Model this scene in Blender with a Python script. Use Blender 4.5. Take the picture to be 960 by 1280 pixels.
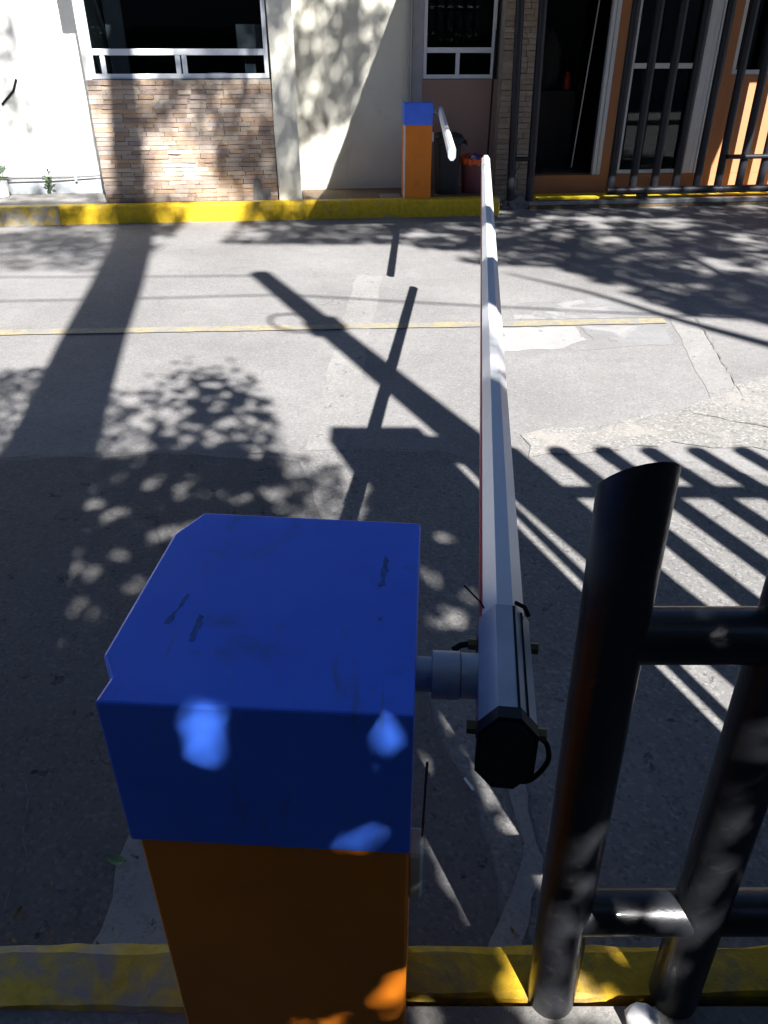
import bpy, bmesh, math, random
from mathutils import Vector, Matrix, noise
R = math.radians
PI = math.pi
sc = bpy.context.scene
for o in list(bpy.data.objects):
    bpy.data.objects.remove(o)

# ------------------------------------------------------------------ camera
cam_d = bpy.data.cameras.new('camera')
cam = bpy.data.objects.new('camera', cam_d)
sc.collection.objects.link(cam)
cam.location = (0, 0, 1.75)
cam.rotation_euler = (R(90 - 31.1), 0, 0)
cam_d.sensor_fit = 'VERTICAL'
cam_d.sensor_height = 36
cam_d.lens = 36 * 961 / 1280
cam_d.clip_start = 0.02
cam_d.clip_end = 2000
sc.camera = cam

# ------------------------------------------------------------------ sky, sun, exposure
SUN = Vector((0.375, -0.99, 1.0)).normalized()        # towards the sun
world = bpy.data.worlds.new('World')
sc.world = world
world.use_nodes = True
wn = world.node_tree
sky = wn.nodes.new('ShaderNodeTexSky')
sky.sky_type = 'NISHITA'
sky.sun_disc = False
sky.sun_elevation = math.asin(SUN.z)
sky.altitude = 2300
sky.air_density = .66
sky.ozone_density = 4.0
sky.dust_density = .2
sky.sun_rotation = math.atan2(SUN.x, SUN.y)
wn.links.new(sky.outputs[0], wn.nodes['Background'].inputs[0])
wn.nodes['Background'].inputs[1].default_value = 0.05
sl = bpy.data.lights.new('sun', 'SUN')
sl.energy = 5.0
sl.angle = R(0.53)
sl.color = (1.0, 0.975, 0.945)
so = bpy.data.objects.new('sun', sl)
sc.collection.objects.link(so)
so.location = SUN * 40
so.rotation_euler = (-SUN).to_track_quat('-Z', 'Y').to_euler()
vs = sc.view_settings
vs.view_transform = 'Standard'
vs.look = 'None'
vs.exposure = 1.68
vs.gamma = 1.0
vs.use_curve_mapping = False
sc.cycles.max_bounces = 6
sc.cycles.use_denoising = True

C = sc.collection
rnd = random.Random(7)

# ------------------------------------------------------------------ materials
MATS = {}


def new_mat(name):
    m = bpy.data.materials.new(name)
    m.use_nodes = True
    nt = m.node_tree
    b = nt.nodes['Principled BSDF']
    MATS[name] = m
    return m, nt, b


def N(nt, t, **kw):
    n = nt.nodes.new(t)
    for k, v in kw.items():
        setattr(n, k, v)
    return n


def noise_node(nt, vec, scale, detail=4, rough=.55, dist=0.0):
    n = N(nt, 'ShaderNodeTexNoise')
    n.inputs['Scale'].default_value = scale
    n.inputs['Detail'].default_value = detail
    n.inputs['Roughness'].default_value = rough
    n.inputs['Distortion'].default_value = dist
    nt.links.new(vec, n.inputs['Vector'])
    return n.outputs['Fac']


def ramp(nt, fac, stops):
    r = N(nt, 'ShaderNodeValToRGB')
    el = r.color_ramp.elements
    while len(el) < len(stops):
        el.new(.5)
    for e, (p, c) in zip(el, stops):
        e.position = p
        e.color = (*c, 1) if len(c) == 3 else c
    nt.links.new(fac, r.inputs[0])
    return r.outputs[0]


def mixc(nt, fac, a, b, mode='MIX'):
    m = N(nt, 'ShaderNodeMix', data_type='RGBA', blend_type=mode)
    if isinstance(fac, (int, float)):
        m.inputs[0].default_value = fac
    else:
        nt.links.new(fac, m.inputs[0])
    for sock, v in ((m.inputs[6], a), (m.inputs[7], b)):
        if isinstance(v, tuple):
            sock.default_value = (*v, 1)
        else:
            nt.links.new(v, sock)
    return m.outputs[2]


def bump(nt, b, height, strength=.3, dist=.01):
    bn = N(nt, 'ShaderNodeBump')
    bn.inputs['Strength'].default_value = strength
    bn.inputs['Distance'].default_value = dist
    nt.links.new(height, bn.inputs['Height'])
    nt.links.new(bn.outputs[0], b.inputs['Normal'])


def coords(nt, kind='Object', scale=None):
    t = N(nt, 'ShaderNodeTexCoord')
    v = t.outputs[kind]
    if scale:
        mp = N(nt, 'ShaderNodeMapping')
        mp.inputs['Scale'].default_value = scale
        nt.links.new(v, mp.inputs['Vector'])
        v = mp.outputs[0]
    return v


def geo_pos(nt):
    return N(nt, 'ShaderNodeNewGeometry').outputs['Position']


def simple(name, col, rough=.6, metal=0.0, var=.12, scale=8, bmp=.0, bscale=60, spec=.5, dirt=None, dirt_lo=.55, dirt_hi=.7, dscale=5, coat=0.0):
    """base colour with mottling, optional dirt patches and fine relief"""
    m, nt, b = new_mat(name)
    v = geo_pos(nt)
    n1 = noise_node(nt, v, scale, 5, .6)
    lo = tuple(c * (1 - var) for c in col)
    hi = tuple(min(1, c * (1 + var)) for c in col)
    c = ramp(nt, n1, [(.3, lo), (.7, hi)])
    if dirt:
        d = noise_node(nt, v, dscale, 8, .68, .4)
        f = ramp(nt, d, [(dirt_lo, (0, 0, 0)), (dirt_hi, (1, 1, 1))])
        c = mixc(nt, f, c, dirt)
    nt.links.new(c, b.inputs['Base Color'])
    b.inputs['Roughness'].default_value = rough
    b.inputs['Metallic'].default_value = metal
    b.inputs['Specular IOR Level'].default_value = spec
    b.inputs['Coat Weight'].default_value = coat
    rr = N(nt, 'ShaderNodeMapRange')
    rr.inputs[3].default_value = max(.04, rough - .1)
    rr.inputs[4].default_value = min(1, rough + .1)
    nt.links.new(noise_node(nt, v, scale * 3, 4), rr.inputs[0])
    nt.links.new(rr.outputs[0], b.inputs['Roughness'])
    if bmp:
        bump(nt, b, noise_node(nt, v, bscale, 5, .6), bmp, .006)
    return m


def asphalt(name, base, speck, crack=True, seed=0., light=(.33, .32, .31), wear=None):
    m, nt, b = new_mat(name)
    v0 = geo_pos(nt)
    mp = N(nt, 'ShaderNodeMapping')
    mp.inputs['Location'].default_value = (seed, seed * .7, 0)
    nt.links.new(v0, mp.inputs['Vector'])
    v = mp.outputs[0]
    big = noise_node(nt, v, .9, 6, .6)
    c = ramp(nt, big, [(.3, tuple(x * .78 for x in base)), (.7, tuple(x * 1.14 for x in base))])
    mid = noise_node(nt, v, 9, 6, .65)
    c = mixc(nt, ramp(nt, mid, [(.45, (0, 0, 0)), (.75, (.5, .5, .5))]), c, tuple(x * .74 for x in base))
    # aggregate: pale and dark chips
    vo = N(nt, 'ShaderNodeTexVoronoi')
    vo.inputs['Scale'].default_value = 95
    nt.links.new(v, vo.inputs['Vector'])
    sep = N(nt, 'ShaderNodeSeparateColor')
    nt.links.new(vo.outputs['Color'], sep.inputs[0])
    c = mixc(nt, ramp(nt, sep.outputs[0], [(.7, (0, 0, 0)), (.95, (speck, speck, speck))]), c, light)
    c = mixc(nt, ramp(nt, sep.outputs[1], [(.72, (0, 0, 0)), (.95, (speck, speck, speck))]), c, tuple(x * .45 for x in base))
    if wear:
        w = noise_node(nt, v, 2.3, 9, .7, .6)
        c = mixc(nt, ramp(nt, w, [(.52, (0, 0, 0)), (.6, (.7, .7, .7))]), c, wear)
    h = noise_node(nt, v, 130, 4, .7)
    if crack:
        dn = N(nt, 'ShaderNodeTexNoise')
        dn.inputs['Scale'].default_value = 2.2
        dn.inputs['Detail'].default_value = 6
        nt.links.new(v, dn.inputs['Vector'])
        add = N(nt, 'ShaderNodeVectorMath', operation='MULTIPLY_ADD')
        add.inputs[1].default_value = (.7, .7, 0)
        nt.links.new(dn.outputs['Color'], add.inputs[0])
        nt.links.new(v, add.inputs[2])
        ve = N(nt, 'ShaderNodeTexVoronoi', feature='DISTANCE_TO_EDGE')
        ve.inputs['Scale'].default_value = .75
        nt.links.new(add.outputs[0], ve.inputs['Vector'])
        line = ramp(nt, ve.outputs['Distance'], [(.0, (1, 1, 1)), (.005, (0, 0, 0))])
        gate = ramp(nt, noise_node(nt, v, 1.1, 3), [(.54, (0, 0, 0)), (.62, (.55, .55, .55))])
        f = mixc(nt, 1.0, line, gate, 'MULTIPLY')
        c = mixc(nt, f, c, tuple(x * .3 for x in base))
    nt.links.new(c, b.inputs['Base Color'])
    b.inputs['Roughness'].default_value = .85
    b.inputs['Specular IOR Level'].default_value = .25
    bump(nt, b, h, .55, .006)
    return m


asphalt('asphalt', (.218, .212, .208), .34)
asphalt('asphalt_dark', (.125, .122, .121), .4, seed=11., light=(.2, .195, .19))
asphalt('asphalt_mid', (.195, .19, .184), .5, seed=17., light=(.3, .29, .28))
asphalt('concrete_fill', (.25, .244, .236), .3, crack=False, seed=5., light=(.4, .39, .37))
asphalt('patch_grey', (.215, .212, .213), .15, crack=False, seed=23., wear=(.31, .305, .3))
asphalt('cement_white', (.315, .31, .306), .15, crack=False, seed=31., light=(.55, .54, .52), wear=(.27, .265, .265))
asphalt('eroded', (.225, .217, .205), .6, seed=41., light=(.4, .39, .36), wear=(.29, .275, .25))
asphalt('pavement_concrete', (.25, .24, .225), .35, seed=51., light=(.34, .33, .31))
asphalt('kerbside_cement', (.27, .265, .26), .3, crack=False, seed=61.)
asphalt('dirt', (.16, .115, .075), .6, crack=False, seed=71., light=(.3, .24, .17))


def paint_worn(name, paint, under, lo, hi, scale=4., bmp=.25, dirtc=None):
    m, nt, b = new_mat(name)
    v = geo_pos(nt)
    w = noise_node(nt, v, scale, 10, .66, .5)
    f = ramp(nt, w, [(lo, (1, 1, 1)), (hi, (0, 0, 0))])
    pv = mixc(nt, ramp(nt, noise_node(nt, v, scale * 5, 5), [(.35, (0, 0, 0)), (.7, (1, 1, 1))]), paint, tuple(x * .74 for x in paint))
    uv = mixc(nt, noise_node(nt, v, 30, 6), tuple(x * .7 for x in under), tuple(x * 1.25 for x in under))
    c = mixc(nt, f, uv, pv)
    sp = noise_node(nt, v, 55, 4, .7)
    c = mixc(nt, ramp(nt, sp, [(.66, (0, 0, 0)), (.72, (.8, .8, .8))]), c, dirtc or (.06, .05, .035))
    nt.links.new(c, b.inputs['Base Color'])
    b.inputs['Roughness'].default_value = .7
    b.inputs['Specular IOR Level'].default_value = .3
    bump(nt, b, noise_node(nt, v, 45, 6, .65), bmp, .01)
    return m


paint_worn('kerb_yellow', (.72, .47, .02), (.30, .27, .20), .56, .70)
paint_worn('kerb_yellow_worn', (.58, .41, .05), (.27, .26, .25), .44, .60, 6.)
paint_worn('kerb_yellow_near', (.60, .37, .02), (.22, .17, .09), .50, .66, 6., .4)
paint_worn('line_yellow', (.32, .28, .18), (.22, .214, .205), .44, .62, 5., .1, (.17, .165, .155))
paint_worn('step_yellow', (.78, .58, .03), (.3, .26, .18), .66, .8)

simple('lid_blue', (.055, .185, .97), .42, var=.10, scale=6, spec=.45, dirt=(.045, .12, .45), dirt_lo=.58, dirt_hi=.80, dscale=9)
def lid_dust():
    nt = MATS['lid_blue'].node_tree
    b = nt.nodes['Principled BSDF']
    src = b.inputs['Base Color'].links[0].from_socket
    v = geo_pos(nt)
    mp = N(nt, 'ShaderNodeMapping')
    mp.inputs['Scale'].default_value = (34, 6, 6)
    nt.links.new(v, mp.inputs['Vector'])
    streak = ramp(nt, noise_node(nt, mp.outputs[0], 1.0, 7, .7, .6), [(.58, (0, 0, 0)), (.74, (.6, .6, .6))])
    speck = ramp(nt, noise_node(nt, v, 160, 3, .6), [(.66, (0, 0, 0)), (.72, (.5, .5, .5))])
    c = mixc(nt, streak, src, (.09, .12, .24))
    c = mixc(nt, speck, c, (.16, .2, .34))
    nt.links.new(c, b.inputs['Base Color'])
lid_dust()
simple('cab_orange', (.78, .215, .012), .5, var=.08, scale=5, spec=.4, dirt=(.45, .15, .02), dirt_lo=.62, dirt_hi=.8, dscale=6)
simple('scuff', (.045, .11, .38), .75, var=.5, scale=120)
simple('cab_edge_white', (.7, .68, .62), .5)
simple('cast_grey', (.47, .51, .56), .42, metal=.3, var=.12, scale=14, bmp=.1, bscale=120, dirt=(.24, .26, .28), dirt_lo=.58, dirt_hi=.72)
simple('arm_white', (.78, .79, .8), .36, var=.04, scale=5, spec=.5, dirt=(.55, .54, .52), dirt_lo=.62, dirt_hi=.8, dscale=7)
simple('arm_silver', (.46, .50, .55), .38, metal=.5, var=.08, scale=9)
simple('strip_red', (.55, .05, .04), .35)
simple('strip_rust', (.42, .22, .07), .7, var=.4, scale=20)
simple('black_plastic', (.012, .012, .014), .5, var=.3, scale=20, spec=.35)
simple('rubber', (.012, .012, .012), .7, spec=.2)
simple('bolt_brass', (.16, .13, .06), .5, metal=.6, var=.3, scale=40)
simple('rust_wire', (.13, .07, .04), .8, var=.3, scale=60)
simple('lock_plastic', (.6, .6, .52), .5, var=.15, scale=30)
simple('tube_black', (.017, .018, .022), .34, var=.35, scale=12, spec=.5, bmp=.12, bscale=140, dirt=(.06, .053, .045), dirt_lo=.56, dirt_hi=.78, dscale=18, coat=.25)
simple('gate_black', (.014, .015, .021), .45, var=.25, scale=9, spec=.35)
simple('track_rust', (.1, .07, .035), .9, var=.3, scale=12)
simple('steel_rail', (.2, .21, .23), .4, metal=.6, var=.25, scale=10)
simple('wall_white', (.80, .79, .75), .85, var=.04, scale=2.5, bmp=.25, bscale=45, dirt=(.62, .6, .55), dirt_lo=.6, dirt_hi=.8, dscale=1.6)
simple('wall_cream', (.66, .64, .55), .85, var=.05, scale=2.5, bmp=.3, bscale=50, dirt=(.5, .47, .39), dirt_lo=.6, dirt_hi=.8, dscale=2.5)
simple('wall_base', (.42, .45, .47), .85, var=.1, scale=5)
simple('wall_grey', (.36, .36, .37), .8, var=.08)
simple('wall_terracotta', (.42, .19, .085), .75, var=.06, scale=3, bmp=.15, dirt=(.32, .14, .065), dirt_lo=.6, dirt_hi=.8, dscale=2.5)
simple('wall_brown', (.31, .20, .16), .78, var=.06, scale=3, bmp=.15)
simple('mortar', (.36, .31, .26), .9, var=.15, scale=30, bmp=.3)
simple('mortar_patch', (.15, .15, .15), .9, var=.2, scale=20, bmp=.3)
simple('alu_white', (.68, .71, .75), .4, var=.05, spec=.5)
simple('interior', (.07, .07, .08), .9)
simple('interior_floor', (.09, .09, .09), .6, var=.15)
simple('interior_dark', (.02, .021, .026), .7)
simple('paper', (.6, .62, .66), .7)
simple('roof', (.3, .29, .28), .9)
simple('bin_black', (.016, .018, .024), .48, var=.2, spec=.4)
simple('bucket_maroon', (.15, .045, .05), .5, var=.12)
simple('bag_orange', (.75, .11, .015), .45, var=.2, scale=20)
simple('bag_purple', (.06, .035, .22), .4, var=.4, scale=30)
simple('bag_pale', (.5, .5, .58), .4, var=.2, scale=30)
simple('wood_pole', (.12, .1, .085), .85, var=.3, scale=14, bmp=.4)
simple('concrete_pole', (.33, .32, .3), .85, var=.12, bmp=.2)
simple('bark', (.16, .13, .1), .9, var=.35, scale=14, bmp=.6, bscale=25)
simple('stem_green', (.05, .09, .03), .7)
simple('pot_white', (.6, .6, .58), .6)
simple('stone_white', (.85, .85, .86), .6, var=.05, bmp=.1)
simple('red_plastic', (.4, .02, .015), .4)
simple('green_plastic', (.1, .5, .05), .5)
simple('blue_plastic', (.04, .07, .4), .5)
simple('dry_leaf', (.2, .14, .06), .8, var=.5, scale=50)
simple('green_leaf', (.16, .26, .1), .6, var=.2, scale=60)
simple('wall_block', (.32, .3, .27), .9, var=.1, bmp=.3)


def leaf_mat():
    m, nt, b = new_mat('foliage')
    v = geo_pos(nt)
    c = ramp(nt, noise_node(nt, v, 1.6, 4), [(.3, (.035, .07, .02)), (.7, (.085, .13, .035))])
    nt.links.new(c, b.inputs['Base Color'])
    b.inputs['Roughness'].default_value = .55


leaf_mat()
simple('screen_core', (.02, .028, .012), .9)


def stone_mat(name, stops):
    m, nt, b = new_mat(name)
    oi = N(nt, 'ShaderNodeObjectInfo')
    c = ramp(nt, oi.outputs['Random'], stops)
    v = geo_pos(nt)
    n = noise_node(nt, v, 26, 6, .65)
    c = mixc(nt, ramp(nt, n, [(.35, (0, 0, 0)), (.8, (.5, .5, .5))]), c, (.46, .37, .31))
    c = mixc(nt, ramp(nt, noise_node(nt, v, 60, 5), [(.55, (0, 0, 0)), (.8, (.6, .6, .6))]), c, (.12, .09, .07))
    nt.links.new(c, b.inputs['Base Color'])
    b.inputs['Roughness'].default_value = .85
    bump(nt, b, noise_node(nt, v, 40, 6, .7), .6, .012)


stone_mat('brick_stone', [(0, (.27, .18, .13)), (.14, (.42, .29, .19)), (.3, (.47, .39, .31)), (.45, (.31, .23, .19)), (.6, (.52, .44, .35)), (.72, (.36, .31, .28)), (.85, (.25, .175, .14)), (1, (.46, .31, .19))])
stone_mat('pillar_stone', [(0, (.24, .18, .12)), (.3, (.30, .23, .16)), (.6, (.34, .28, .21)), (1, (.22, .17, .12))])


def glass_mat():
    m, nt, b = new_mat('window_glass')
    nt.nodes.remove(b)
    out = nt.nodes['Material Output']
    tr = N(nt, 'ShaderNodeBsdfTransparent')
    tr.inputs[0].default_value = (.55, .6, .62, 1)
    gl = N(nt, 'ShaderNodeBsdfGlossy')
    gl.inputs['Roughness'].default_value = .02
    gl.inputs[0].default_value = (.9, .93, .95, 1)
    fr = N(nt, 'ShaderNodeFresnel')
    fr.inputs[0].default_value = 1.33
    mx = N(nt, 'ShaderNodeMixShader')
    nt.links.new(fr.outputs[0], mx.inputs[0])
    nt.links.new(tr.outputs[0], mx.inputs[1])
    nt.links.new(gl.outputs[0], mx.inputs[2])
    nt.links.new(mx.outputs[0], out.inputs[0])


glass_mat()


def plastic_wrap():
    m, nt, b = new_mat('clear_wrap')
    b.inputs['Base Color'].default_value = (.16, .17, .19, 1)
    b.inputs['Roughness'].default_value = .12
    v = geo_pos(nt)
    bump(nt, b, noise_node(nt, v, 22, 4, .65, 2.5), 1.0, .12)


plastic_wrap()


# ------------------------------------------------------------------ mesh helpers
class MB:
    def __init__(self):
        self.bm = bmesh.new()

    def _xf(self, verts, M):
        if M is not None:
            for v in verts:
                v.co = M @ v.co

    def box(self, a, b, bev=0.0, M=None, seg=1):
        r = bmesh.ops.create_cube(self.bm, size=1)
        vs_ = r['verts']
        s = [b[i] - a[i] for i in range(3)]
        c = [(b[i] + a[i]) / 2 for i in range(3)]
        for v in vs_:
            v.co = Vector([v.co[i] * s[i] + c[i] for i in range(3)])
        if bev:
            es = list({e for v in vs_ for e in v.link_edges})
            r = bmesh.ops.bevel(self.bm, geom=es, offset=bev, segments=seg, affect='EDGES', profile=.5)
            vs_ = list({v for f in r['faces'] for v in f.verts} | {v for v in vs_ if v.is_valid})
        self._xf(vs_, M)
        return self

    def poly(self, pts):
        self.bm.faces.new([self.bm.verts.new(p) for p in pts])
        return self

    def prism(self, pts, z0, z1, M=None, bev=0.0):
        """plan outline extruded from z0 to z1"""
        n = len(pts)
        lo = [self.bm.verts.new((x, y, z0)) for x, y in pts]
        hi = [self.bm.verts.new((x, y, z1)) for x, y in pts]
        fs = [self.bm.faces.new(lo[::-1]), self.bm.faces.new(hi)]
        for i in range(n):
            j = (i + 1) % n
            fs.append(self.bm.faces.new((lo[i], lo[j], hi[j], hi[i])))
        vs_ = lo + hi
        bmesh.ops.recalc_face_normals(self.bm, faces=fs)
        if bev:
            es = list({e for f in fs for e in f.edges})
            r = bmesh.ops.bevel(self.bm, geom=es, offset=bev, segments=2, affect='EDGES', profile=.5)
            vs_ = list({v for f in r['faces'] for v in f.verts} | {v for v in vs_ if v.is_valid})
        self._xf(vs_, M)
        return self

    def loft(self, rings, caps=True):
        rows = [[self.bm.verts.new(p) for p in r] for r in rings]
        n = len(rows[0])
        fs = []
        for a, b in zip(rows, rows[1:]):
            for i in range(n):
                j = (i + 1) % n
                fs.append(self.bm.faces.new((a[i], a[j], b[j], b[i])))
        if caps:
            fs.append(self.bm.faces.new(rows[0][::-1]))
            fs.append(self.bm.faces.new(rows[-1]))
        bmesh.ops.recalc_face_normals(self.bm, faces=fs)
        return self

    def tube(self, pts, rad, n=16, caps=True):
        pts = [Vector(p) for p in pts]
        if not isinstance(rad, (list, tuple)):
            rad = [rad] * len(pts)
        rings = []
        ref = None
        for i, p in enumerate(pts):
            d = (pts[min(i + 1, len(pts) - 1)] - pts[max(i - 1, 0)]).normalized()
            if ref is None:
                ref = Vector((0, 0, 1)) if abs(d.z) < .9 else Vector((1, 0, 0))
                ref = (ref - d * ref.dot(d)).normalized()
            else:
                ref = (ref - d * ref.dot(d)).normalized()
            q = d.cross(ref)
            rings.append([p + (ref * math.cos(2 * PI * k / n) + q * math.sin(2 * PI * k / n)) * rad[i] for k in range(n)])
        return self.loft(rings, caps)

    def lathe(self, prof, n=24, c=(0, 0)):
        rings = [[(c[0] + r * math.cos(2 * PI * k / n), c[1] + r * math.sin(2 * PI * k / n), z) for k in range(n)] for r, z in prof]
        return self.loft(rings)

    def build(self, name, mat, parent=None, smooth=False, loc=None):
        me = bpy.data.meshes.new(name)
        self.bm.normal_update()
        self.bm.to_mesh(me)
        self.bm.free()
        if mat:
            me.materials.append(MATS[mat])
        o = bpy.data.objects.new(name, me)
        C.objects.link(o)
        if parent:
            o.parent = parent
        if loc:
            o.location = loc
        if smooth:
            for p in me.polygons:
                p.use_smooth = True
            try:
                me.set_sharp_from_angle(angle=R(40))
            except Exception:
                pass
        return o


def tag(o, label=None, cat=None, group=None, kind=None):
    if label: o['label'] = label
    if cat: o['category'] = cat
    if group: o['group'] = group
    if kind: o['kind'] = kind
    return o


def empty(name, loc=(0, 0, 0), rz=0.0, **kw):
    o = bpy.data.objects.new(name, None)
    o.empty_display_size = .1
    C.objects.link(o)
    o.location = loc
    o.rotation_euler = (0, 0, rz)
    return tag(o, **kw)


def bx(name, mat, parent, a, b, bev=0.0):
    return MB().box(a, b, bev).build(name, mat, parent)


def ragged(pts, amp, step, seed):
    """subdivide an outline and roughen it"""
    rr = random.Random(seed)
    out = []
    n = len(pts)
    for i in range(n):
        p, q = Vector(pts[i]), Vector(pts[(i + 1) % n])
        L = (q - p).length
        k = max(1, int(L / step))
        nrm = Vector((-(q - p).y, (q - p).x)) / max(L, 1e-6)
        for j in range(k):
            t = j / k
            a = 0 if j == 0 else amp
            pt = p.lerp(q, t) + nrm * rr.uniform(-a, a)
            out.append((pt.x, pt.y))
    return out


def fading(mat):
    """copy of a surface material whose worn rim lets the road below show through"""
    nm = mat + '_worn_rim'
    if nm in MATS:
        return nm
    m = MATS[mat].copy()
    m.name = nm
    MATS[nm] = m
    nt = m.node_tree
    out = nt.nodes['Material Output']
    b = nt.nodes['Principled BSDF']
    at = N(nt, 'ShaderNodeAttribute', attribute_name='rim')
    v = geo_pos(nt)
    n = noise_node(nt, v, 11, 8, .7)
    ma = N(nt, 'ShaderNodeMath', operation='MULTIPLY_ADD')
    ma.inputs[1].default_value = 4.2
    ma.inputs[2].default_value = -2.0
    nt.links.new(n, ma.inputs[0])
    ad = N(nt, 'ShaderNodeMath', operation='ADD')
    nt.links.new(ma.outputs[0], ad.inputs[0])
    nt.links.new(at.outputs['Fac'], ad.inputs[1])
    f = ramp(nt, ad.outputs[0], [(.35, (0, 0, 0)), (.62, (1, 1, 1))])
    tr_ = N(nt, 'ShaderNodeBsdfTransparent')
    mx = N(nt, 'ShaderNodeMixShader')
    nt.links.new(f, mx.inputs[0])
    nt.links.new(tr_.outputs[0], mx.inputs[1])
    nt.links.new(b.outputs[0], mx.inputs[2])
    nt.links.new(mx.outputs[0], out.inputs[0])
    return nm


def sheet(name, mat, pts, z, amp=0., step=.1, seed=1, rim=0.):
    if rim:
        mat = fading(mat)
    if amp:
        pts = ragged(pts, amp, step, seed)
    me = bpy.data.meshes.new(name)
    bm = bmesh.new()
    vs_ = [bm.verts.new((x, y, z)) for x, y in pts]
    f = bm.faces.new(vs_)
    lay = bm.verts.layers.float.new('rim')
    if rim:
        bm.normal_update()
        bmesh.ops.inset_region(bm, faces=[f], thickness=rim, use_even_offset=False)
        outer = set(vs_)
        for v_ in bm.verts:
            v_[lay] = 0. if v_ in outer else 1.
            v_.co.z = z
        bmesh.ops.triangulate(bm, faces=list(bm.faces))
    else:
        bmesh.ops.triangulate(bm, faces=[f])
    bm.normal_update()
    for f in bm.faces:
        if f.normal.z < 0:
            f.normal_flip()
    bm.to_mesh(me)
    bm.free()
    me.materials.append(MATS[mat])
    o = bpy.data.objects.new(name, me)
    C.objects.link(o)
    return tag(o, kind='structure')


# ------------------------------------------------------------------ ground, road, pavements
KX, KY, PHI = 0.193, 9.779, R(6.5)          # foot of the far kerb and its direction
def far(u, v):
    return (KX + u * math.cos(PHI) - v * math.sin(PHI), KY + u * math.sin(PHI) + v * math.cos(PHI))

sheet('ground', 'dirt', [(-400, -400), (400, -400), (400, 400), (-400, 400)], -.03)
sheet('road', 'asphalt', [(-60, .9), (60, .9), (60, KY + 6.8 + 1.2), far(6.2, .9), far(1.2, .9), (KX, KY + .2), far(-60, .2)], 0.0)
DE = [(-30, 2.9), (-1.91, 3.42), (-1.05, 3.48), (-.56, 3.44), (-.24, 3.5), (.27, 3.5), (.62, 3.3), (1.0, 3.36), (1.5, 3.3), (2.6, 3.1), (30, 2.5)]
sheet('road_asphalt_patch', 'asphalt_mid', DE[::-1] + [(-30, .905), (30, .905)], .004, .014, .12, 3, rim=.02)
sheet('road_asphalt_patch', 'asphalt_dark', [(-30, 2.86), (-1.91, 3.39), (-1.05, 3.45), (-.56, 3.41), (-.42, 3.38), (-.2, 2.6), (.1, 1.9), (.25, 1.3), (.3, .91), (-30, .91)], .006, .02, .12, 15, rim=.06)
sheet('road_trench_fill', 'concrete_fill', [(-.25, 7.05), (-.01, 7.0), (-.2, 3.52), (-.40, 3.50)], .0022, .012, .15, 4, rim=0.05)
sheet('road_marking', 'line_yellow', [(-14, 4.75), (-2.75, 5.32), (-.76, 5.43), (.12, 5.48), (.95, 5.52), (2.1, 5.60), (2.1, 5.72), (.95, 5.64), (.12, 5.60), (-.76, 5.55), (-2.75, 5.44), (-14, 4.87)], .008, .006, .08, 5, rim=0.028)
sheet('road_patch', 'patch_grey', [(1.02, 6.12), (1.9, 6.3), (2.12, 5.76), (.98, 5.70)], .0022, .02, .12, 6, rim=0.06)
sheet('road_patch', 'cement_white', [(.86, 5.50), (1.40, 5.54), (1.42, 5.23), (1.22, 5.05), (.81, 4.99)], .0022, .02, .08, 7, rim=0.06)
sheet('road_patch', 'patch_grey', [(1.44, 5.54), (2.06, 5.58), (2.0, 5.15), (1.40, 5.02), (1.26, 5.02), (1.46, 5.2)], .0022, .02, .08, 8, rim=0.06)
sheet('road_trench_fill', 'concrete_fill', [(2.16, 5.72), (2.36, 5.72), (2.1, 4.16), (1.9, 4.16)], .0022, .01, .12, 9, rim=0.05)
sheet('road_eroded_area', 'eroded', [(1.79, 4.1), (2.39, 4.54), (3.6, 4.5), (3.2, 3.45), (1.98, 3.48), (1.49, 3.6), (1.2, 3.5), (.72, 3.42), (.72, 3.68), (1.22, 3.83)], .005, .04, .1, 10, rim=0.16)
sheet('road_cement_patch', 'kerbside_cement', [(-.66, 1.27), (-.58, 1.28), (.0, 1.24), (.05, 1.1), (.06, .94), (-.68, .94), (-.65, 1.1)], .008, .015, .06, 12, rim=0.03)
sheet('road_cement_patch', 'kerbside_cement', [(.34, 1.5), (.38, 1.5), (.40, 1.2), (.30, .94), (.22, .94), (.30, 1.1), (.36, 1.25)], .008, .01, .05, 13, rim=0.03)

# open joints in the road on the right: thin sunken-looking cracks as real grooves of debris
def crack(pts, w, seed):
    rr = random.Random(seed)
    P = []
    for a, b in zip(pts, pts[1:]):
        a, b = Vector(a), Vector(b)
        k = max(2, int((b - a).length / .06))
        for j in range(k):
            p = a.lerp(b, j / k)
            P.append(Vector((p.x + rr.uniform(-.012, .012), p.y + rr.uniform(-.012, .012))))
    P.append(Vector(pts[-1]))
    L, Rr = [], []
    for i, p in enumerate(P):
        d = (P[min(i + 1, len(P) - 1)] - P[max(i - 1, 0)]).normalized()
        nrm = Vector((-d.y, d.x))
        ww = w * .55 * rr.uniform(.3, 1.2) * (.3 if i in (0, len(P) - 1) else 1)
        L.append(tuple(p + nrm * ww)); Rr.append(tuple(p - nrm * ww))
    return sheet('road_crack', 'rubble_dark', L + Rr[::-1], .0095)

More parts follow.
